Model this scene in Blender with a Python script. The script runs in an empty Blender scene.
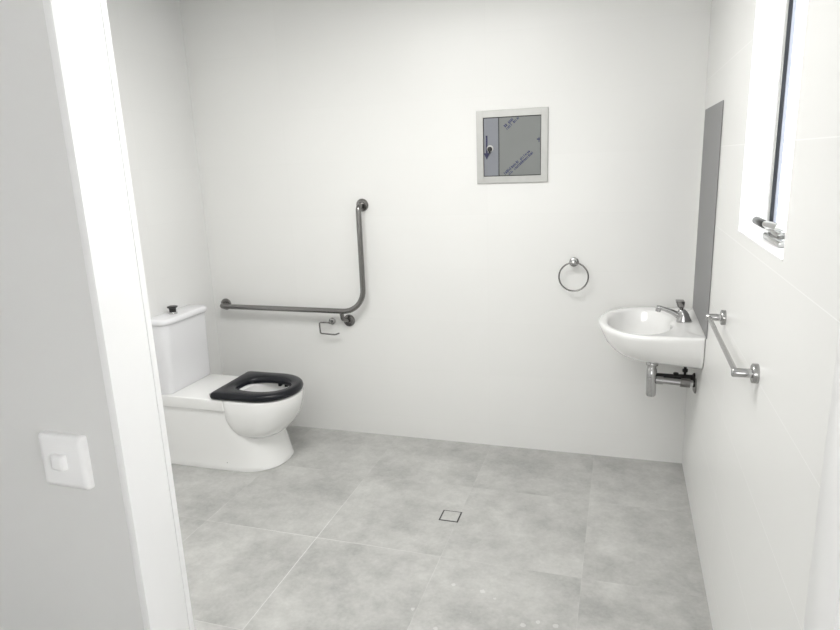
import bpy, bmesh, math, random
from mathutils import Vector, Matrix
random.seed(4)
C = bpy.context.scene.collection
sc = bpy.context.scene
PI = math.pi

# ------------------------------------------------------------------ materials
def new_mat(name):
    m = bpy.data.materials.new(name); m.use_nodes = True
    nt = m.node_tree
    return m, nt, nt.nodes['Principled BSDF']

def plain(name, col, rough=.5, metal=0., noise=0., nscale=8., bump=0., coat=0., spec=.5):
    m, nt, b = new_mat(name)
    b.inputs['Roughness'].default_value = rough
    b.inputs['Metallic'].default_value = metal
    b.inputs['Coat Weight'].default_value = coat
    b.inputs['Coat Roughness'].default_value = .08
    b.inputs['Specular IOR Level'].default_value = spec
    tc = nt.nodes.new('ShaderNodeTexCoord')
    nz = nt.nodes.new('ShaderNodeTexNoise'); nz.inputs['Scale'].default_value = nscale
    nz.inputs['Detail'].default_value = 4
    nt.links.new(tc.outputs['Object'], nz.inputs['Vector'])
    mx = nt.nodes.new('ShaderNodeMix'); mx.data_type = 'RGBA'
    c = (*col, 1)
    mx.inputs['A'].default_value = tuple(max(0, v * (1 - noise)) for v in col) + (1,)
    mx.inputs['B'].default_value = tuple(min(1, v * (1 + noise)) for v in col) + (1,)
    nt.links.new(nz.outputs['Fac'], mx.inputs['Factor'])
    nt.links.new(mx.outputs['Result'], b.inputs['Base Color'])
    if bump:
        bp = nt.nodes.new('ShaderNodeBump'); bp.inputs['Strength'].default_value = bump
        bp.inputs['Distance'].default_value = .002
        nt.links.new(nz.outputs['Fac'], bp.inputs['Height'])
        nt.links.new(bp.outputs['Normal'], b.inputs['Normal'])
    return m

def mth(nt, op, a, b=None, c=None):
    n = nt.nodes.new('ShaderNodeMath'); n.operation = op
    for i, v in enumerate((a, b, c)):
        if v is None: continue
        if isinstance(v, (int, float)): n.inputs[i].default_value = v
        else: nt.links.new(v, n.inputs[i])
    return n.outputs[0]

def joint(nt, coord, off, size, w):
    """1 on the grout line, 0 on the tile; also the tile index"""
    t = mth(nt, 'DIVIDE', mth(nt, 'SUBTRACT', coord, off), size)
    fr = mth(nt, 'FRACT', t)
    d = mth(nt, 'MULTIPLY', mth(nt, 'MINIMUM', fr, mth(nt, 'SUBTRACT', 1., fr)), size)
    return mth(nt, 'LESS_THAN', d, w / 2), mth(nt, 'FLOOR', t)

def wall_tile(name, axis, off_h, col, grout, rough=.3):
    m, nt, b = new_mat(name)
    tc = nt.nodes.new('ShaderNodeTexCoord')
    sp = nt.nodes.new('ShaderNodeSeparateXYZ'); nt.links.new(tc.outputs['Object'], sp.inputs[0])
    gv, iv = joint(nt, sp.outputs[axis], off_h, 1.2, .0025)
    gz, iz = joint(nt, sp.outputs[2], .442 - .306, .306, .0025)
    g = mth(nt, 'MAXIMUM', gv, gz)
    wn = nt.nodes.new('ShaderNodeTexWhiteNoise'); wn.noise_dimensions = '2D'
    cb = nt.nodes.new('ShaderNodeCombineXYZ')
    nt.links.new(iv, cb.inputs[0]); nt.links.new(iz, cb.inputs[1]); nt.links.new(cb.outputs[0], wn.inputs['Vector'])
    nz = nt.nodes.new('ShaderNodeTexNoise'); nz.inputs['Scale'].default_value = 1.7; nz.inputs['Detail'].default_value = 3
    nt.links.new(tc.outputs['Object'], nz.inputs['Vector'])
    v = mth(nt, 'ADD', mth(nt, 'MULTIPLY', mth(nt, 'SUBTRACT', wn.outputs['Value'], .5), .012),
            mth(nt, 'MULTIPLY', mth(nt, 'SUBTRACT', nz.outputs['Fac'], .5), .05))
    v = mth(nt, 'ADD', v, 1.)
    hs = nt.nodes.new('ShaderNodeHueSaturation'); hs.inputs['Color'].default_value = (*col, 1)
    nt.links.new(v, hs.inputs['Value'])
    mx = nt.nodes.new('ShaderNodeMix'); mx.data_type = 'RGBA'
    nt.links.new(g, mx.inputs['Factor']); nt.links.new(hs.outputs[0], mx.inputs['A'])
    mx.inputs['B'].default_value = (*grout, 1)
    nt.links.new(mx.outputs['Result'], b.inputs['Base Color'])
    b.inputs['Roughness'].default_value = rough
    b.inputs['Specular IOR Level'].default_value = .35
    bp = nt.nodes.new('ShaderNodeBump'); bp.inputs['Strength'].default_value = .12; bp.inputs['Distance'].default_value = .001
    bp.invert = True
    nt.links.new(g, bp.inputs['Height']); nt.links.new(bp.outputs['Normal'], b.inputs['Normal'])
    return m

def floor_mat():
    m, nt, b = new_mat('concrete_look_porcelain')
    tc = nt.nodes.new('ShaderNodeTexCoord')
    sp = nt.nodes.new('ShaderNodeSeparateXYZ'); nt.links.new(tc.outputs['Object'], sp.inputs[0])
    X, Y = sp.outputs[0], sp.outputs[1]
    gx, ix = joint(nt, X, -.462, .588, .0032)
    gy, iy = joint(nt, Y, -.52, .612, .0028)
    g = mth(nt, 'MAXIMUM', gx, gy)
    cb = nt.nodes.new('ShaderNodeCombineXYZ'); nt.links.new(ix, cb.inputs[0]); nt.links.new(iy, cb.inputs[1])
    wn = nt.nodes.new('ShaderNodeTexWhiteNoise'); wn.noise_dimensions = '2D'; nt.links.new(cb.outputs[0], wn.inputs['Vector'])
    # every tile looks at its own patch of the cloudy pattern
    off = nt.nodes.new('ShaderNodeVectorMath'); off.operation = 'MULTIPLY_ADD'
    nt.links.new(wn.outputs['Color'], off.inputs[0]); off.inputs[1].default_value = (9, 9, 9)
    nt.links.new(tc.outputs['Object'], off.inputs[2])
    def noise(s, d, r, vec):
        n = nt.nodes.new('ShaderNodeTexNoise'); n.inputs['Scale'].default_value = s
        n.inputs['Detail'].default_value = d; n.inputs['Roughness'].default_value = r
        nt.links.new(vec, n.inputs['Vector']); return n.outputs['Fac']
    n1 = noise(3.2, 9, .66, off.outputs[0]); n2 = noise(11, 6, .7, off.outputs[0]); n3 = noise(70, 3, .6, off.outputs[0])
    n0 = noise(1.1, 2, .5, tc.outputs['Object'])
    v = mth(nt, 'MULTIPLY', mth(nt, 'SUBTRACT', n1, .5), 1.0)
    v = mth(nt, 'ADD', v, mth(nt, 'MULTIPLY', mth(nt, 'SUBTRACT', n2, .5), .6))
    v = mth(nt, 'ADD', v, mth(nt, 'MULTIPLY', mth(nt, 'SUBTRACT', n3, .5), .24))
    v = mth(nt, 'ADD', v, mth(nt, 'MULTIPLY', mth(nt, 'SUBTRACT', wn.outputs['Value'], .5), .07))
    v = mth(nt, 'ADD', v, 1.)
    hs = nt.nodes.new('ShaderNodeHueSaturation'); hs.inputs['Color'].default_value = (.45, .45, .435, 1)
    nt.links.new(v, hs.inputs['Value'])
    # grout dust, patchy along the joints
    px_ = mth(nt, 'ADD', X, 1.72); py_ = mth(nt, 'ADD', Y, 1.27)
    dist = mth(nt, 'SQRT', mth(nt, 'ADD', mth(nt, 'MULTIPLY', px_, px_), mth(nt, 'MULTIPLY', py_, py_)))
    amt = mth(nt, 'ADD', mth(nt, 'MULTIPLY_ADD', dist, -1.15, .95), mth(nt, 'MULTIPLY', mth(nt, 'SUBTRACT', n1, .5), 1.2))
    pat = mth(nt, 'MULTIPLY', g, amt)
    mx = nt.nodes.new('ShaderNodeMix'); mx.data_type = 'RGBA'
    nt.links.new(mth(nt, 'MAXIMUM', mth(nt, 'MINIMUM', pat, .8), mth(nt, 'MULTIPLY', g, .10)), mx.inputs['Factor']); nt.links.new(hs.outputs[0], mx.inputs['A'])
    mx.inputs['B'].default_value = (.74, .74, .72, 1)
    # plaster specks dropped in one patch of the floor
    vo = nt.nodes.new('ShaderNodeTexVoronoi'); vo.inputs['Scale'].default_value = 17
    nt.links.new(tc.outputs['Object'], vo.inputs['Vector'])
    sc_ = nt.nodes.new('ShaderNodeSeparateColor'); nt.links.new(vo.outputs['Color'], sc_.inputs[0])
    rad = mth(nt, 'MULTIPLY', mth(nt, 'MAXIMUM', mth(nt, 'SUBTRACT', sc_.outputs[0], .45), 0.), .42)
    spk = mth(nt, 'LESS_THAN', mth(nt, 'ADD', vo.outputs['Distance'], mth(nt, 'MULTIPLY', mth(nt, 'SUBTRACT', n3, .5), .25)), rad)
    dx = mth(nt, 'MULTIPLY', mth(nt, 'ADD', X, .84), 1 / .33); dy = mth(nt, 'MULTIPLY', mth(nt, 'ADD', Y, 1.42), 1 / .26)
    near = mth(nt, 'LESS_THAN', mth(nt, 'ADD', mth(nt, 'MULTIPLY', dx, dx), mth(nt, 'MULTIPLY', dy, dy)), 1.)
    spk = mth(nt, 'MULTIPLY', mth(nt, 'MULTIPLY', spk, near), .35)
    m2 = nt.nodes.new('ShaderNodeMix'); m2.data_type = 'RGBA'
    nt.links.new(spk, m2.inputs['Factor']); nt.links.new(mx.outputs['Result'], m2.inputs['A'])
    m2.inputs['B'].default_value = (.8, .8, .79, 1)
    nt.links.new(m2.outputs['Result'], b.inputs['Base Color'])
    nt.links.new(mth(nt, 'MULTIPLY_ADD', n2, .25, .32), b.inputs['Roughness'])
    b.inputs['Specular IOR Level'].default_value = .4
    bp = nt.nodes.new('ShaderNodeBump'); bp.inputs['Strength'].default_value = .15; bp.inputs['Distance'].default_value = .001
    bp.invert = True
    nt.links.new(g, bp.inputs['Height']); nt.links.new(bp.outputs['Normal'], b.inputs['Normal'])
    return m

def glass_mat():
    m = bpy.data.materials.new('window_glass'); m.use_nodes = True
    nt = m.node_tree; nt.nodes.clear()
    out = nt.nodes.new('ShaderNodeOutputMaterial'); mix = nt.nodes.new('ShaderNodeMixShader')
    tr = nt.nodes.new('ShaderNodeBsdfTransparent'); tr.inputs[0].default_value = (.96, .98, .98, 1)
    gl = nt.nodes.new('ShaderNodeBsdfGlossy'); gl.inputs['Roughness'].default_value = .02
    fr = nt.nodes.new('ShaderNodeFresnel'); fr.inputs[0].default_value = 1.45
    ge = nt.nodes.new('ShaderNodeNewGeometry')
    nt.links.new(mth(nt, 'MULTIPLY', fr.outputs[0], mth(nt, 'SUBTRACT', 1., ge.outputs['Backfacing'])), mix.inputs[0]); nt.links.new(tr.outputs[0], mix.inputs[1]); nt.links.new(gl.outputs[0], mix.inputs[2])
    nt.links.new(mix.outputs[0], out.inputs[0])
    return m

def emit(name, col, s):
    m, nt, b = new_mat(name)
    b.inputs['Base Color'].default_value = (*col, 1)
    b.inputs['Emission Color'].default_value = (*col, 1); b.inputs['Emission Strength'].default_value = s
    return m

MW = {
 'tile_back': wall_tile('white_tile_back', 0, -1.06, (.80, .80, .785), (.785, .785, .77)),
 'tile_left': wall_tile('white_tile_left', 1, -.52, (.80, .80, .79), (.785, .785, .775)),
 'tile_right': wall_tile('white_tile_right', 1, -1.15, (.80, .80, .785), (.89, .89, .88)),
 'floor': floor_mat(),
 'paint': plain('white_wall_paint', (.74, .74, .73), .6, noise=.02, nscale=3, bump=.05),
 'ceil': plain('ceiling_paint', (.85, .85, .85), .7, noise=.01),
 'gloss': plain('gloss_door_frame_paint', (.88, .88, .88), .28, noise=.01, nscale=30),
 'ceramic': plain('white_ceramic', (.88, .88, .87), .14, noise=.008, coat=.4),
 'plastic_w': plain('white_plastic', (.9, .9, .9), .3, noise=.01),
 'cist': plain('cistern_plastic', (.83, .83, .85), .25, noise=.008),
 'black': plain('black_seat_plastic', (.006, .007, .011), .24, noise=.15, spec=.35),
 'blackm': plain('black_fitting', (.012, .012, .012), .35, noise=.2),
 'chrome': plain('chrome', (.5, .5, .5), .1, metal=1, noise=.05, nscale=20),
 'steel': plain('brushed_stainless', (.25, .245, .24), .2, metal=1, noise=.1, nscale=60),
 'satin': plain('satin_chrome', (.42, .42, .415), .2, metal=1, noise=.05, nscale=40),
 'alu': plain('aluminium_frame', (.47, .47, .455), .45, metal=.4, noise=.08, nscale=30),
 'film': plain('film_covered_steel', (.185, .195, .19), .42, metal=.1, noise=.10, nscale=5),
 'film2': plain('film_covered_steel_strip', (.20, .21, .235), .42, metal=.1, noise=.08, nscale=5),
 'ink': plain('navy_print', (.012, .012, .06), .5, noise=.3, nscale=60),
 'inkpale': plain('faded_navy_print', (.035, .042, .11), .5, noise=.3, nscale=60),
 'mirror': plain('mirror_under_grey_film', (.24, .24, .243), .45, metal=.1, noise=.03, nscale=2),
 'seal': plain('rubber_seal', (.02, .022, .03), .5, noise=.2),
 'sash': plain('anodised_sash', (.42, .44, .52), .4, metal=.3, noise=.05),
 'gap': plain('dark_gap', (.03, .03, .03), .7, noise=.2),
 'grout_dark': plain('drain_channel', (.04, .04, .04), .5, noise=.2),
 'water': plain('bowl_water', (.55, .57, .58), .04, noise=.02),
 'glass': glass_mat(),
 'added_glow': emit('added_lit_diffuser', (1, .99, .97), 2.0),  # glowing face of the added ceiling panel
}

# ------------------------------------------------------------------ mesh helpers
def obj(name, bm, mat, parent=None, smooth=True, angle=35):
    bmesh.ops.recalc_face_normals(bm, faces=bm.faces)
    me = bpy.data.meshes.new(name); bm.to_mesh(me); bm.free()
    me.materials.append(MW[mat])
    for p in me.polygons: p.use_smooth = smooth
    if smooth: me.set_sharp_from_angle(angle=math.radians(angle))
    o = bpy.data.objects.new(name, me); C.objects.link(o)
    if parent:
        o.parent = parent
        o.matrix_parent_inverse = Matrix.Translation(parent.matrix_basis.translation).inverted()
    return o

def thing(name, label, cat, loc, kind=None, group=None):
    o = bpy.data.objects.new(name, None); C.objects.link(o)
    o.location = loc; o.empty_display_size = .05
    if label: o['label'] = label
    if cat: o['category'] = cat
    if kind: o['kind'] = kind
    if group: o['group'] = group
    return o

def tag(o, label, cat=None):
    o['label'] = label
    if cat: o['category'] = cat
    return o

def struct(name, bm, mat, **k):
    o = obj(name, bm, mat, **k); o['kind'] = 'structure'; return o

def box(bm, x0, x1, y0, y1, z0, z1, bev=0, seg=2):
    r = bmesh.ops.create_cube(bm, size=1)
    vs = r['verts']
    bmesh.ops.scale(bm, vec=(abs(x1 - x0), abs(y1 - y0), abs(z1 - z0)), verts=vs)
    bmesh.ops.translate(bm, vec=((x0 + x1) / 2, (y0 + y1) / 2, (z0 + z1) / 2), verts=vs)
    if bev:
        es = list({e for v in vs for e in v.link_edges})
        bmesh.ops.bevel(bm, geom=es, offset=bev, segments=seg, affect='EDGES', profile=.5)
    return bm

def nb(): return bmesh.new()

def loft(bm, rings, cap0=True, cap1=True, closed=True):
    R = [[bm.verts.new(p) for p in r] for r in rings]
    n = len(R[0])
    for a, b in zip(R, R[1:]):
        for i in range(n if closed else n - 1):
            j = (i + 1) % n
            bm.faces.new((a[i], a[j], b[j], b[i]))
    if cap0: bm.faces.new(R[0][::-1])
    if cap1: bm.faces.new(R[-1])
    return bm

def tube(bm, pts, rad, seg=16, caps=True):
    pts = [Vector(p) for p in pts]
    if not isinstance(rad, (list, tuple)): rad = [rad] * len(pts)
    rings = []; up = None
    for i, p in enumerate(pts):
        t = (pts[min(i + 1, len(pts) - 1)] - pts[max(i - 1, 0)]).normalized()
        if up is None:
            up = Vector((0, 0, 1)) if abs(t.z) < .9 else Vector((1, 0, 0))
        u = (up - t * up.dot(t)).normalized(); up = u
        w = t.cross(u)
        rings.append([p + (u * math.cos(a) + w * math.sin(a)) * rad[i] for a in [2 * PI * k / seg for k in range(seg)]])
    return loft(bm, rings, caps, caps)

def arc_path(pts, r, n=8):
    """polyline with its corners rounded to radius r (or a list of radii)"""
    pts = [Vector(p) for p in pts]; out = [pts[0]]
    for i in range(1, len(pts) - 1):
        rr = r[i - 1] if isinstance(r, (list, tuple)) else r
        a = (pts[i - 1] - pts[i]).normalized(); b = (pts[i + 1] - pts[i]).normalized()
        th = a.angle(b); d = rr / math.tan(th / 2)
        s = pts[i] + a * d; e = pts[i] + b * d
        c = pts[i] + (a + b).normalized() * (rr / math.sin(th / 2))
        u = s - c; v = e - c; w = u.angle(v)
        for k in range(n + 1):
            t = k / n
            out.append(c + u * math.sin((1 - t) * w) / math.sin(w) + v * math.sin(t * w) / math.sin(w))
    out.append(pts[-1]); return out

def lathe(bm, prof, org, axis='Z', seg=32):
    """prof: (radius, distance along axis)"""
    rings = []
    for r, h in prof:
        ring = []
        for k in range(seg):
            a = 2 * PI * k / seg; c, s = r * math.cos(a), r * math.sin(a)
            p = {'Z': (c, s, h), 'Y': (c, h, s), 'X': (h, c, s)}[axis]
            ring.append(Vector(org) + Vector(p))
        rings.append(ring)
    return loft(bm, rings)

def spow(v, p): return math.copysign(abs(v) ** p, v)

def dring(cx, cy, Lf, Lb, w, z, nb_=6., nf=2., n=64, front=1, wb=None):
    """D-shaped outline: rounded front (towards front*x), squarish back"""
    out = []
    for k in range(n):
        t = 2 * PI * (k + .5) / n
        c, s = math.cos(t), math.sin(t)
        if c >= 0: x = Lf * spow(c, 2 / nf); y = w * spow(s, 2 / nf)
        else:
            x = Lb * spow(c, 2 / nb_); y = w * spow(s, 2 / nb_)
            if wb is not None: y *= 1 + (wb / w - 1) * (abs(x) / Lb)
        out.append(Vector((cx + front * x, cy + y, z)))
    return out

# ------------------------------------------------------------------ room shell
RX = 0.0; LX = -2.865; H = 2.62; FY = -2.28; FY2 = -2.420
struct('floor', box(nb(), LX - .15, 1.6, -5.0, .15, -.12, 0), 'floor', smooth=False)
struct('ceiling', box(nb(), LX - .15, 1.6, -5.0, .15, H, H + .1), 'ceil', smooth=False)
struct('wall_back', box(nb(), LX - .15, .28, 0, .15, 0, H), 'tile_back', smooth=False)
struct('wall_left', box(nb(), LX - .15, LX, -5.0, 0, 0, H), 'tile_left', smooth=False)
WY0, WY1, WZ0, WZ1 = -1.810, -1.194, 1.397, 2.28
b = nb(); WT = .105
box(b, 0, WT, WY1, 0, 0, H); box(b, 0, WT, FY2 + .02, WY0, 0, H)
box(b, 0, WT, WY0, WY1, 0, WZ0); box(b, 0, WT, WY0, WY1, WZ1, H)
struct('wall_right', b, 'tile_right', smooth=False)
# wall holding the doorway: camera looks through it
JX, JR, JH = -1.383, -.010, 2.14
b = nb()
box(b, LX, JX - .02, FY2, FY, 0, H); box(b, JX - .02, JR + .004, FY2, FY, JH + .02, H)
box(b, JR + .004 + .016, 1.6, FY2, FY2 + .02 - .0005, 0, H)
struct('wall_front', b, 'paint', smooth=False)
# unseen hall added round the camera; its side and rear openings shape the daylight
b = nb(); box(b, LX - .15, -1.6, -5.1, -5.0, 0, H); box(b, -.4, 1.75, -5.1, -5.0, 0, H); box(b, -1.6, -.4, -5.1, -5.0, 1.9, H); box(b, -1.6, -.4, -5.1, -5.0, 0, 1.0)
struct('wall_rear_added', b, 'paint', smooth=False)
b = nb(); box(b, 1.6, 1.7, -5.0, -4.3, 0, H); box(b, 1.6, 1.7, -2.8, FY2 + .1, 0, H); box(b, 1.6, 1.7, -4.3, -2.8, 2.1, H); box(b, 1.6, 1.7, -4.3, -2.8, 0, .95)
struct('wall_hall_added', b, 'paint', smooth=False)
# door lining
d = thing('door_1', None, None, (-.7, FY2, 0), kind='structure')
b = nb(); box(b, JX - .02, JX, FY2 - .0005, FY - .017, 0, JH, .0012); box(b, JX - .02, JX - .003, FY - .017, FY - .013, 0, JH)
box(b, JX - .02, JX - .001, FY - .013, FY + .004, 0, JH, .001)
obj('door_jamb', b, 'gloss', d)
b = nb(); box(b, JR, JR + .02, FY2 - .0005, FY + .004, 0, JH, .0015)
obj('door_jamb', b, 'gloss', d)
b = nb(); box(b, JX, JR, FY2 - .0005, FY + .004, JH, JH + .02, .0015)
obj('door_head', b, 'gloss', d)

# ------------------------------------------------------------------ window
w = thing('window_1', None, None, (.06, (WY0 + WY1) / 2, WZ0), kind='structure')
e = .004
b = nb()   # painted reveal lining the opening
box(b, -.002, WT, WY1 - e, WY1, WZ0, WZ1); box(b, 0, WT, WY0, WY0 + e, WZ0, WZ1)
box(b, -.004, WT, WY0, WY1, WZ0 - .0, WZ0 + e, .001); box(b, -.002, WT, WY0, WY1, WZ1 - e, WZ1)
obj('window_reveal', b, 'gloss', w)
def frame(bm, x0, x1, y0, y1, z0, z1, t, bev=.001):
    box(bm, x0, x1, y1 - t, y1, z0, z1, bev); box(bm, x0, x1, y0, y0 + t, z0, z1, bev)
    box(bm, x0, x1, y0 + t, y1 - t, z0, z0 + t, bev); box(bm, x0, x1, y0 + t, y1 - t, z1 - t, z1, bev)
    return bm
y0, y1, z0, z1 = WY0 + e, WY1 - e, WZ0 + e, WZ1 - e
obj('window_frame', frame(nb(), .078, .0835, y0, y1, z0, z1, .0065), 'alu', w)
obj('window_seal', frame(nb(), .083, .0935, y0 + .005, y1 - .005, z0 + .005, z1 - .005, .004), 'seal', w)
ws = obj('window_sash', frame(nb(), .093, .1035, y0 + .0055, y1 - .0055, z0 + .0055, z1 - .0055, .005), 'sash', w)
b = nb(); box(b, .098, .101, y0 + .009, y1 - .009, z0 + .009, z1 - .009); obj('window_pane', b, 'glass', w, smooth=False)
# chain winder on the sill
wi = obj('window_winder', box(box(nb(), .026, .072, -1.62, -1.42, WZ0 + .004, WZ0 + .022, .005), .034, .066, -1.56, -1.44, WZ0 + .02, WZ0 + .038, .007), 'satin', w)
obj('winder_arm', tube(nb(), [(.05, -1.51, 1.439), (.043, -1.45, 1.440), (.037, -1.38, 1.438)], [.013, .012, .0095]), 'chrome', wi)
obj('winder_grip', tube(nb(), [(.037, -1.387, 1.437), (.037, -1.382, 1.437), (.039, -1.245, 1.436), (.039, -1.24, 1.436)], [.009, .0118, .0118, .009]), 'blackm', wi)

# ------------------------------------------------------------------ toilet
TY = -.455
t = thing('toilet', 'white back-to-wall toilet with tall cistern and black seat in the left corner', 'toilet', (-2.45, TY, 0))
DZ = .42
b = nb()
# skirted pedestal
def ped(z, xf, hw): 
    return dring(xf - .24, TY, .24, xf - .24 - (LX + .004), hw, z, nb_=40, nf=2.4, n=72)
loft(b, [ped(0, -2.156, .200), ped(.008, -2.152, .202), ped(.03, -2.158, .196), ped(.09, -2.172, .192), ped(.17, -2.192, .189), ped(.25, -2.205, .187), ped(.352, -2.21, .186)], cap1=False)
# deck
box(b, LX + .002, -2.415, TY - .197, TY + .197, .352, DZ, .007, 3)
# bowl: outside, over the rim and down the inside
def D(z, cx, Lf, Lb, w, nbk=7, nf=2.1): return dring(cx, TY, Lf, Lb, w, z, nb_=nbk, nf=nf)
rings = [D(.172, -2.29, .05, .06, .06, 3), D(.176, -2.29, .09, .09, .11, 3), D(.190, -2.29, .125, .115, .152, 3.2), D(.215, -2.29, .158, .135, .182, 3.6), D(.255, -2.285, .187, .15, .195, 4.2),
         D(.30, -2.28, .208, .163, .202, 5), D(.35, -2.27, .215, .172, .2035, 6), D(.405, -2.265, .219, .177, .2035), D(.416, -2.265, .217, .175, .2015), D(.42, -2.265, .211, .17, .1965),
         D(.42, -2.262, .18, .15, .145, 2.4), D(.412, -2.262, .168, .14, .135, 2.3), D(.38, -2.262, .172, .145, .138, 2.2), D(.33, -2.27, .155, .13, .125, 2.2), D(.27, -2.285, .12, .10, .09, 2), D(.235, -2.30, .07, .07, .05, 2)]
loft(b, rings)
pan = obj('pan', b, 'ceramic', t, angle=42)
obj('water', loft(nb(), [D(.268, -2.285, .11, .09, .082, 2), D(.272, -2.285, .116, .096, .086, 2)]), 'water', pan)
b = nb(); lathe(b, [(.002, 0), (.0085, .0), (.0085, .003), (.005, .006), (.001, .0065)], (0, 0, 0), 'Y', 16)
for v in b.verts: v.co = Vector((-2.43 + v.co.x, TY - .1885 - v.co.y, .045 + v.co.z))
tag(obj('floor_screw_cap', b, 'steel', t), 'small grey screw cap low on the side of the skirt')
# seat
SZ = DZ + .002
def S(z, g): return dring(-2.262, TY - .004, .217 + g, .232 + g, .203 + g, z, nb_=24, nf=2.15)
def SI(z, g): return dring(-2.267, TY, .152 + g, .150 + g, .108 + g, z, nb_=2.6, nf=2.1)
rings = [S(SZ, -.014), S(SZ + .004, -.004), S(SZ + .016, 0), S(SZ + .029, -.003), S(SZ + .037, -.010), S(SZ + .040, -.024), SI(SZ + .037, .022), SI(SZ + .032, .008), SI(SZ + .02, .001), SI(SZ + .004, .0), SI(SZ - .001, .006)]
b = nb(); n = 64
Rv = [[b.verts.new(p) for p in r] for r in rings]
for i in range(len(Rv)):
    a, c = Rv[i], Rv[(i + 1) % len(Rv)]
    for k in range(n): b.faces.new((a[k], a[(k + 1) % n], c[(k + 1) % n], c[k]))
seat = obj('toilet_seat', b, 'black', t, angle=50)
tag(seat, 'glossy black toilet seat')
for dx, dy in ((-.0, .133), (.045, .128)):
    b = nb(); box(b, -2.24 + dx, -2.222 + dx, TY + dy - .03, TY + dy - .004, DZ - .012, SZ + .004, .003); obj('seat_buffer', b, 'black', seat)
for s in (-1, 1):
    b = nb(); tube(b, [(-2.507, TY + s * .17, DZ + .017), (-2.507, TY + s * .10, DZ + .017)], .008)
    lathe(b, [(.011, 0), (.011, .012), (.007, .02)], (-2.507, TY + s * .15, DZ), 'Z', 16); tag(obj('seat_hinge', b, 'chrome', t), 'chrome seat hinge')
# cistern
def rr(x0, x1, hw, z, r, n=6, rb=.004, cy=TY):
    pts = []
    for cx_, cy_, a0, rad in ((x1 - r, cy + hw - r, 0, r), (x0 + rb, cy + hw - rb, PI / 2, rb), (x0 + rb, cy - hw + rb, PI, rb), (x1 - r, cy - hw + r, 1.5 * PI, r)):
        for k in range(n + 1):
            a = a0 + k * PI / 2 / n
            pts.append(Vector((cx_ + rad * math.cos(a), cy_ + rad * math.sin(a), z)))
    return pts
CW = LX + .002
b = nb(); loft(b, [rr(CW, -2.762, .197, DZ + .001, .035, cy=TY + .013), rr(CW, -2.757, .199, DZ + .012, .037, cy=TY + .013), rr(CW, -2.735, .195, .822, .045, cy=TY + .008)])
ci = obj('cistern', b, 'cist', t, angle=50)
b = nb(); loft(b, [rr(CW, -2.727, .199, .824, .05, cy=TY + .008), rr(CW, -2.722, .203, .829, .052, cy=TY + .008), rr(CW, -2.722, .203, .843, .052, cy=TY + .008), rr(CW, -2.726, .2, .852, .05, cy=TY + .008), rr(CW, -2.738, .19, .857, .045, cy=TY + .008)])
obj('cistern_lid', b, 'cist', t, angle=50)
BX, BY = -2.80, TY - .028
b = nb(); lathe(b, [(.024, .856), (.026, .862), (.022, .868), (.001, .8685)], (BX, BY, 0)); bs = obj('flush_button_base', b, 'chrome', t)
b = nb(); lathe(b, [(.019, .866), (.020, .889), (.028, .893), (.030, .899), (.022, .9015), (.001, .902)], (BX, BY, 0)); tag(obj('flush_button', b, 'blackm', t), 'raised black flush button')

# ------------------------------------------------------------------ grab rail
RY = -.066; RZ = .802; RXv = -1.786
g = thing('grab_rail', 'L-shaped stainless steel grab rail on the back wall beside the toilet', 'grab rail', (-1.9, 0, .73))
rx0 = -2.775
path = arc_path([(rx0, -.006, .806), (rx0, RY, .806), (RXv - .004, RY, RZ), (-1.789, RY, 1.421), (-1.789, -.006, 1.421)], [.03, .135, .03], 10)
obj('rail', tube(nb(), path, .0158, 20), 'steel', g, angle=60)
def flange(x, z, parent, r=.037, d=.011, m='steel'):
    b = nb(); lathe(b, [(r * .98, 0), (r, -.002), (r, -d * .6), (r * .9, -d), (r * .55, -d - .001), (r * .5, -d + .001), (.001, -d)], (x, 0, z), 'Y', 32)
    return obj('wall_flange', b, m, parent, angle=40)
flange(rx0, .806, g); flange(-1.789, 1.421, g); flange(-1.918, .731, g)
obj('rail_bracket', tube(nb(), arc_path([(-1.937, RY, RZ - .004), (-1.934, RY + .004, .752), (-1.918, -.006, .731)], .022, 8), .0125, 16), 'steel', g, angle=60)

# ------------------------------------------------------------------ toilet roll holder
h = thing('toilet_roll_holder', 'small empty chrome wire toilet roll holder below the grab rail', 'toilet roll holder', (-2.03, 0, .72))
b = nb(); lathe(b, [(.021, 0), (.021, -.008), (.017, -.011), (.008, -.012), (.007, -.045), (.001, -.046)], (-2.032, 0, .722), 'Y', 24); obj('wall_mount', b, 'satin', h)
HY = -.043
obj('wire_arm', tube(nb(), arc_path([(-2.032, HY, .722), (-2.100, HY, .720), (-2.098, HY, .652), (-2.0, HY, .648), (-1.972, HY, .658)], [.01, .01, .02], 6), .0046, 10), 'steel', h, angle=60)

# ------------------------------------------------------------------ towel ring
r = thing('towel_ring', 'round chrome towel ring on the back wall left of the basin', 'towel ring', (-.592, 0, 1.105))
b = nb(); lathe(b, [(.025, 0), (.025, -.008), (.021, -.012), (.011, -.014), (.010, -.040), (.013, -.043), (.013, -.052), (.001, -.054)], (-.594, 0, 1.103), 'Y', 28); obj('wall_mount', b, 'satin', r)
cx_, cz_, R_ = -.592, 1.030, .0755
b = nb(); pts = []
rings = []
for k in range(72):
    a = 2 * PI * k / 72; c, s = math.cos(a), math.sin(a)
    rings.append([Vector((cx_ + (R_ + .0042 * math.cos(q)) * c, -.046 + .0042 * math.sin(q), cz_ + (R_ + .0042 * math.cos(q)) * s)) for q in [2 * PI * j / 10 for j in range(10)]])
rings.append(rings[0])
loft(b, rings, False, False); bmesh.ops.remove_doubles(b, verts=b.verts, dist=1e-6)
obj('ring', b, 'steel', r, angle=60)

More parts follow.
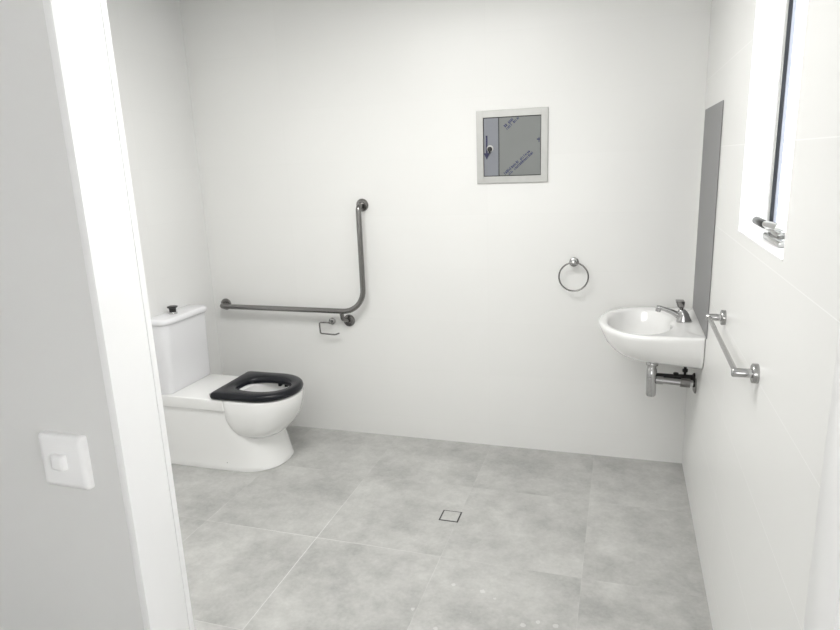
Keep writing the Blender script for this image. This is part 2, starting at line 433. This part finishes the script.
# ------------------------------------------------------------------ access panel
PX0, PX1, PZ0, PZ1 = -1.109, -.737, 1.526, 1.897
p = thing('access_panel', 'square aluminium access panel high on the back wall with printed film on its door', 'access panel', (-.923, 0, PZ0))
b = nb(); fw = .034
def xframe(b, x0, x1, z0, z1, t, y0, y1, bev):
    box(b, x0, x0 + t, y0, y1, z0, z1, bev); box(b, x1 - t, x1, y0, y1, z0, z1, bev)
    box(b, x0 + t, x1 - t, y0, y1, z0, z0 + t, bev); box(b, x0 + t, x1 - t, y0, y1, z1 - t, z1, bev)
xframe(b, PX0, PX1, PZ0, PZ1, fw, -.011, 0, .0006)
obj('panel_frame', b, 'alu', p, smooth=False)
b = nb(); xframe(b, PX0 - .003, PX1 + .002, PZ0 - .003, PZ1 + .002, .006, -.004, 0, .0005); obj('frame_lip', b, 'alu', p, smooth=False)
b = nb(); box(b, PX0 + fw, PX1 - fw, -.0022, -.0002, PZ0 + fw, PZ1 - fw); obj('recess_shade_sheet', b, 'gap', p, smooth=False)  # dark sheet, paints the shade in the gaps round the door
SX = -.992
b = nb(); box(b, PX0 + fw + .004, SX - .002, -.0056, -.0022, PZ0 + fw + .004, PZ1 - fw - .004, .0005); st = obj('lock_strip', b, 'film2', p, smooth=False)
b = nb(); box(b, SX + .002, PX1 - fw - .003, -.0052, -.0022, PZ0 + fw + .004, PZ1 - fw - .004, .0005); dr = obj('panel_door', b, 'film', p, smooth=False)
# arrow printed on the strip and the little latch beside it
ax = -1.057
b = nb()
def poly(b, pts, y0=-.0062, y1=-.0056):
    loft(b, [[Vector((x, y1, z)) for x, z in pts], [Vector((x, y0, z)) for x, z in pts]])
poly(b, [(ax - .0045, 1.772), (ax + .0045, 1.772), (ax + .0045, 1.682), (ax + .016, 1.682), (ax, 1.648), (ax - .016, 1.682), (ax - .0045, 1.682)])
tag(obj('arrow_print', b, 'ink', st, smooth=False), 'dark blue arrow pointing down')
b = nb(); lathe(b, [(.013, -.0056), (.013, -.012), (.009, -.014), (.001, -.0145)], (ax + .017, 0, 1.702), 'Y', 24)
box(b, ax + .012, ax + .021, -.017, -.012, 1.68, 1.713, .001)
obj('latch', b, 'blackm', st)
b = nb(); lathe(b, [(.0175, -.0056), (.0175, -.0072), (.013, -.0076), (.001, -.0076)], (ax + .018, 0, 1.705), 'Y', 24); obj('latch_ring', b, 'alu', st)
b = nb(); box(b, PX1 - fw - .022, PX1 - fw - .006, -.007, -.0052, 1.739, 1.746); box(b, PX1 - fw - .013, PX1 - fw - .009, -.007, -.0052, 1.728, 1.752); obj('side_mark', b, 'inkpale', dr, smooth=False)
# two runs of small blurred print on the protective film, slanting up to the right
b = nb(); rnd = random.Random(11)
def glyphs(x0, z0, L, ang, gap_at, hgt):
    ca, sa = math.cos(ang), math.sin(ang); s = 0
    while s < L:
        if any(abs(s - q) < .003 for q in gap_at): s += .009; continue
        wd = rnd.choice((.0045, .006, .007)); hh = hgt * rnd.choice((.8, 1, 1, 1.15))
        st_ = rnd.choice(('n', 'o', 'l', 'e'))
        def quad(u0, u1, v0, v1):
            P = [(u0, v0), (u1, v0), (u1, v1), (u0, v1)]
            poly(b, [(x0 + u * ca - v * sa, z0 + u * sa + v * ca) for u, v in P], -.0056, -.0052)
        k = .0034
        quad(s, s + k, 0, hh)
        if st_ in 'no': quad(s + wd - k, s + wd, 0, hh * .85)
        if st_ in 'oe': quad(s + k, s + wd - k, 0, k)
        if st_ in 'noe': quad(s + k, s + wd - k, hh * .75 - k, hh * .75)
        s += wd + .0022
A = math.radians(41)
glyphs(-.958, 1.567, .168, A, (.045, .1), .0135)
glyphs(-.936, 1.564, .165, A, (.03, .12), .0125)
obj('printed_marks', b, 'inkpale', dr, smooth=False); b = nb()
glyphs(-.957, 1.808, .062, A, (.02,), .0135)
glyphs(-.947, 1.796, .085, A, (.04,), .0125)
obj('printed_marks', b, 'inkpale', dr, smooth=False)

# ------------------------------------------------------------------ mirror
m = thing('mirror', 'tall frameless mirror with dull grey face on the right wall above the basin', 'mirror', (0, -.36, .885))
b = nb(); box(b, -.004, -.001, -.647, -.062, .885, 1.838, .0008); obj('mirror_sheet', b, 'mirror', m, smooth=False)
b = nb(); box(b, -.001, 0, -.60, -.1, .92, 1.80); obj('backing', b, 'gap', m, smooth=False)

# ------------------------------------------------------------------ basin
BYc = -.322; BT = .877
s = thing('wall_basin', 'white ceramic wall-hung basin on the right wall in the far corner', 'basin', (0, BYc, .70))
def Q(z, Lf, w, nf=2.1, nbk=70, wb=.275, L=.2, cx=-.2): return dring(cx, BYc, Lf, L - .001, w, z, nb_=nbk, nf=nf, front=-1, wb=wb, n=80)
def I(z, a, c, cx=-.259, cy=BYc - .010): 
    return [Vector((cx - a * math.cos(2 * PI * (k + .5) / 80), cy + c * math.sin(2 * PI * (k + .5) / 80), z)) for k in range(80)]
rings = [Q(.710, .04, .07, wb=.12), Q(.713, .085, .125, wb=.18), Q(.722, .130, .18, wb=.232), Q(.738, .164, .222, wb=.262), Q(.760, .191, .252, wb=.277), Q(.79, .217, .277, wb=.284), Q(.82, .231, .292, wb=.287),
         Q(.85, .245, .303, wb=.289), Q(.864, .250, .3065, wb=.290), Q(.872, .2485, .305, wb=.289), Q(BT - .001, .243, .2995, wb=.285), Q(BT, .232, .2885, wb=.277),
         I(BT - .002, .157, .250), I(BT - .006, .150, .242), I(BT - .016, .145, .236), I(.835, .139, .224), I(.79, .122, .19), I(.76, .094, .14), I(.743, .055, .075), I(.739, .022, .022)]
b = nb(); loft(b, rings)
obj('bowl', b, 'ceramic', s, angle=60)
b = nb(); lathe(b, [(.021, .7395), (.021, .743), (.015, .745), (.014, .741), (.001, .741)], (-.259, BYc - .010, 0), 'Z', 24); obj('waste_outlet', b, 'chrome', s)
b = nb(); lathe(b, [(.010, 0), (.010, .003), (.006, .003), (.0055, -.001), (.001, -.001)], (0, 0, 0), 'X', 20)
for v in b.verts: v.co = Vector((-.119 - v.co.x, BYc - .006 + v.co.y, .848 + v.co.z))
obj('overflow_ring', b, 'chrome', s)

# ------------------------------------------------------------------ tap
TYy = BYc - .004
tp = thing('basin_tap', 'chrome lever tap standing on the back ledge of the basin', 'tap', (-.062, TYy, BT))
b = nb()
def er(cx, a, c, z, n=28): return [Vector((cx + a * math.cos(2 * PI * k / n), TYy + c * math.sin(2 * PI * k / n), z)) for k in range(n)]
loft(b, [er(-.064, .034, .027, BT - .001), er(-.064, .035, .028, BT + .003), er(-.065, .033, .027, BT + .008), er(-.066, .027, .024, BT + .022), er(-.070, .025, .022, BT + .038), er(-.075, .020, .020, BT + .052), er(-.078, .014, .015, BT + .060)])
obj('tap_body', b, 'chrome', tp, angle=60)
b = nb(); tube(b, [(-.07, TYy, BT + .018), (-.095, TYy, BT + .032), (-.12, TYy, BT + .046), (-.15, TYy, BT + .057), (-.178, TYy, BT + .065), (-.188, TYy, BT + .066)], [.019, .016, .0125, .0105, .0105, .009], 18)
sp_ = obj('spout', b, 'chrome', tp, angle=60)
b = nb(); tube(b, [(-.178, TYy, BT + .066), (-.181, TYy, BT + .046)], [.0125, .012], 18); obj('aerator', b, 'chrome', sp_, angle=40)
b = nb(); tube(b, [(-.078, TYy, BT + .056), (-.079, TYy, BT + .068)], [.009, .009], 16)
loft(b, [[Vector((-.08 + dx * q + ox, TYy + dy * q2, BT + z)) for dx, dy in ((-1, -1), (-.8, -1.15), (.8, -1.15), (1, -1), (1, 1), (.8, 1.15), (-.8, 1.15), (-1, 1))] for q, q2, ox, z in ((.008, .009, 0, .066), (.014, .015, -.002, .072), (.019, .020, -.006, .096), (.018, .019, -.007, .101))])
obj('tap_handle', b, 'steel', tp, angle=40)

# ------------------------------------------------------------------ bottle trap and supply under the basin
TX, TYt = -.197, -.372
tr = thing('bottle_trap', 'chrome bottle trap and waste pipe hanging under the basin', 'trap', (0, TYt, .60))
b = nb(); lathe(b, [(.016, .722), (.016, .688), (.027, .686), (.029, .680), (.028, .672), (.019, .668), (.019, .656), (.0235, .650), (.0235, .60), (.0225, .522), (.0195, .517), (.001, .517)], (TX, TYt, 0), 'Z', 28)
obj('trap_bottle', b, 'chrome', tr, angle=40)
b = nb(); tube(b, [(TX, TYt, .598), (-.004, TYt, .590)], .0155, 20); obj('waste_pipe', b, 'chrome', tr, angle=50)
b = nb(); tube(b, [(TX + .02, TYt, .5972), (TX + .052, TYt, .596)], .019, 20); obj('pipe_nut', b, 'chrome', tr, angle=40)
b = nb(); tube(b, [(-.068, TYt, .5928), (-.026, TYt, .591)], .0225, 8); obj('pipe_nut', b, 'steel', tr, angle=30)
b = nb(); lathe(b, [(.036, 0), (.036, -.006), (.024, -.013), (.016, -.014), (.001, -.014)], (0, TYt, .580), "X", 28); obj("wall_flange", b, "steel", tr, angle=40)
VY, VZ = -.315, .601
va = thing('stop_valve', 'dark stop valve with black hose behind the chrome waste pipe under the basin', 'valve', (0, VY, VZ))
b = nb(); tube(b, [(-.002, VY, VZ), (-.095, VY, VZ)], .0135, 18); lathe(b, [(.023, 0), (.023, -.006), (.015, -.012), (.001, -.013)], (0, VY, VZ), 'X', 24); obj('valve_body', b, 'blackm', va, angle=40)
b = nb(); lathe(b, [(.006, VZ + .01), (.006, VZ + .026), (.012, VZ + .027), (.013, VZ + .040), (.007, VZ + .042), (.006, VZ + .072), (.001, VZ + .0725)], (-.045, VY, 0), 'Z', 12); obj('valve_knob', b, 'blackm', va, angle=40)
b = nb(); lathe(b, [(.012, VZ + .008), (.013, VZ + .018), (.008, VZ + .021), (.001, VZ + .0215)], (-.085, VY, 0), 'Z', 14); obj('hose_nut', b, 'blackm', va, angle=40)
b = nb(); tube(b, arc_path([(-.09, VY, VZ), (-.203, VY + .006, VZ), (-.203, VY + .02, .718)], .02, 6), .0115, 14); obj('hose', b, 'blackm', va, angle=60)

# ------------------------------------------------------------------ towel rail on the right wall
q = thing('towel_rail', 'straight chrome towel rail on the right wall below the window', 'towel rail', (0, -1.345, 1.075))
yA, zA, yB, zB, xb = -1.064, 1.080, -1.656, 1.072, -.053
for yy, zz in ((yA, zA), (yB, zB)):
    b = nb(); lathe(b, [(.0265, 0), (.0265, -.013), (.025, -.015), (.001, -.014)], (0, yy, zz), 'X', 28)
    mt = obj('wall_mount', b, 'satin', q, angle=40)
    b = nb(); tube(b, [(-.012, yy, zz), (xb - .008, yy, zz), (xb - .010, yy, zz)], [.0122, .0122, .0105], 20); obj('rail_arm', b, 'chrome', q, angle=50)
obj('bar', tube(nb(), [(xb, yA + .001, zA), (xb, yB - .001, zB)], .0072, 16), 'satin', q, angle=60)

# ------------------------------------------------------------------ floor drain
fx0, fx1, fy0, fy1 = -1.137, -1.043, -.859, -.767
f_ = thing('floor_drain', 'square tile-insert floor drain with a dark slot around it', 'drain', ((fx0 + fx1) / 2, (fy0 + fy1) / 2, 0))
b = nb(); box(b, fx0, fx1, fy0, fy1, 0, .0008); obj('drain_slot', b, 'grout_dark', f_, smooth=False)
b = nb(); box(b, fx0 + .0075, fx1 - .0075, fy0 + .0065, fy1 - .0065, .0008, .002)
dt = obj('tile_insert', b, 'floor', f_, smooth=False)

# ------------------------------------------------------------------ light switch
sw = thing('light_switch', 'white square light switch with one rocker on the wall left of the doorway', 'light switch', (-1.534, FY2, 1.02))
def rq(x0, x1, z0, z1, y, r, n=5):
    pts = []
    for cx_, cz_, a0 in ((x1 - r, z1 - r, 0), (x0 + r, z1 - r, PI / 2), (x0 + r, z0 + r, PI), (x1 - r, z0 + r, 1.5 * PI)):
        for k in range(n + 1):
            a = a0 + k * PI / 2 / n; pts.append(Vector((cx_ + r * math.cos(a), y, cz_ + r * math.sin(a))))
    return pts
x0, x1, z0, z1 = -1.603, -1.477, .959, 1.087; y = FY2
b = nb(); loft(b, [rq(x0, x1, z0, z1, y, .006), rq(x0, x1, z0, z1, y - .009, .006), rq(x0 + .002, x1 - .002, z0 + .002, z1 - .002, y - .014, .006), rq(x0 + .006, x1 - .006, z0 + .006, z1 - .006, y - .0175, .005),
                  rq(x0 + .014, x1 - .014, z0 + .014, z1 - .014, y - .0182, .004)])
obj('switch_plate', b, 'plastic_w', sw, angle=50)
cx_, cz_ = (x0 + x1) / 2 - .004, (z0 + z1) / 2 + .002
b = nb(); loft(b, [rq(cx_ - .019, cx_ + .019, cz_ - .019, cz_ + .019, y - .0181, .004), rq(cx_ - .0185, cx_ + .0185, cz_ - .0185, cz_ + .0185, y - .027, .005), rq(cx_ - .015, cx_ + .015, cz_ - .016, cz_ + .016, y - .0305, .005), rq(cx_ - .009, cx_ + .009, cz_ - .011, cz_ + .011, y - .0312, .004)])
obj('rocker', b, 'plastic_w', sw, angle=60)

# ------------------------------------------------------------------ ceiling panel and area light, unseen, added to brighten the room
LCX, LCY = -1.35, -1.55
l = thing('added_ceiling_light', 'wide white panel on the ceiling, unseen, added to light the bathroom', 'added light', (LCX, LCY, H))
b = nb(); box(b, LCX - .62, LCX + .62, LCY - .32, LCY + .32, H - .035, H, .004); obj('added_light_body', b, 'plastic_w', l)
b = nb(); box(b, LCX - .6, LCX + .6, LCY - .3, LCY + .3, H - .042, H - .034, .002); obj('diffuser', b, 'added_glow', l)

def area(name, loc, rot, sx, sy, power, col=(1, 1, 1)):
    L = bpy.data.lights.new(name, 'AREA'); L.shape = 'RECTANGLE'; L.size = sx; L.size_y = sy; L.energy = power; L.color = col
    o = bpy.data.objects.new(name, L); o.location = loc; o.rotation_euler = rot; C.objects.link(o); return o
area('added_room_fill', (LCX, LCY, H - .05), (0, 0, 0), 1.16, .56, 27, (1, .99, .97))  # added area light that brightens the room from above

# sky
wd = bpy.data.worlds.new('overcast_sky'); sc.world = wd; wd.use_nodes = True
nt = wd.node_tree; bg = nt.nodes['Background']
bg.inputs[0].default_value = (1, .995, .985, 1); bg.inputs[1].default_value = 5

# ------------------------------------------------------------------ camera
cam = bpy.data.cameras.new('camera'); co = bpy.data.objects.new('camera', cam); C.objects.link(co)
F = 636.03; yaw, pit, rol = 0.31157, -0.23588, -0.03833
cam.sensor_fit = 'HORIZONTAL'; cam.sensor_width = 36; cam.lens = F / 840 * 36; cam.clip_start = .02
cyw, syw = math.cos(yaw), math.sin(yaw)
Rz = Matrix(((cyw, -syw, 0), (syw, cyw, 0), (0, 0, 1)))
r0 = Vector((1, 0, 0)); f0 = Vector((0, math.cos(pit), math.sin(pit))); u0 = Vector((0, -math.sin(pit), math.cos(pit)))
r2 = Rz @ (math.cos(rol) * r0 + math.sin(rol) * u0); u2 = Rz @ (-math.sin(rol) * r0 + math.cos(rol) * u0); f2 = Rz @ f0
mt = Matrix((r2, u2, -f2)).transposed().to_4x4(); mt.translation = Vector((-.357, -3.445, 1.65))
co.matrix_world = mt
sc.camera = co
vs = sc.view_settings
sc.display_settings.display_device = 'sRGB'
vs.view_transform = 'Standard'; vs.look = 'None'; vs.exposure = .24; vs.gamma = 1; vs.use_curve_mapping = False
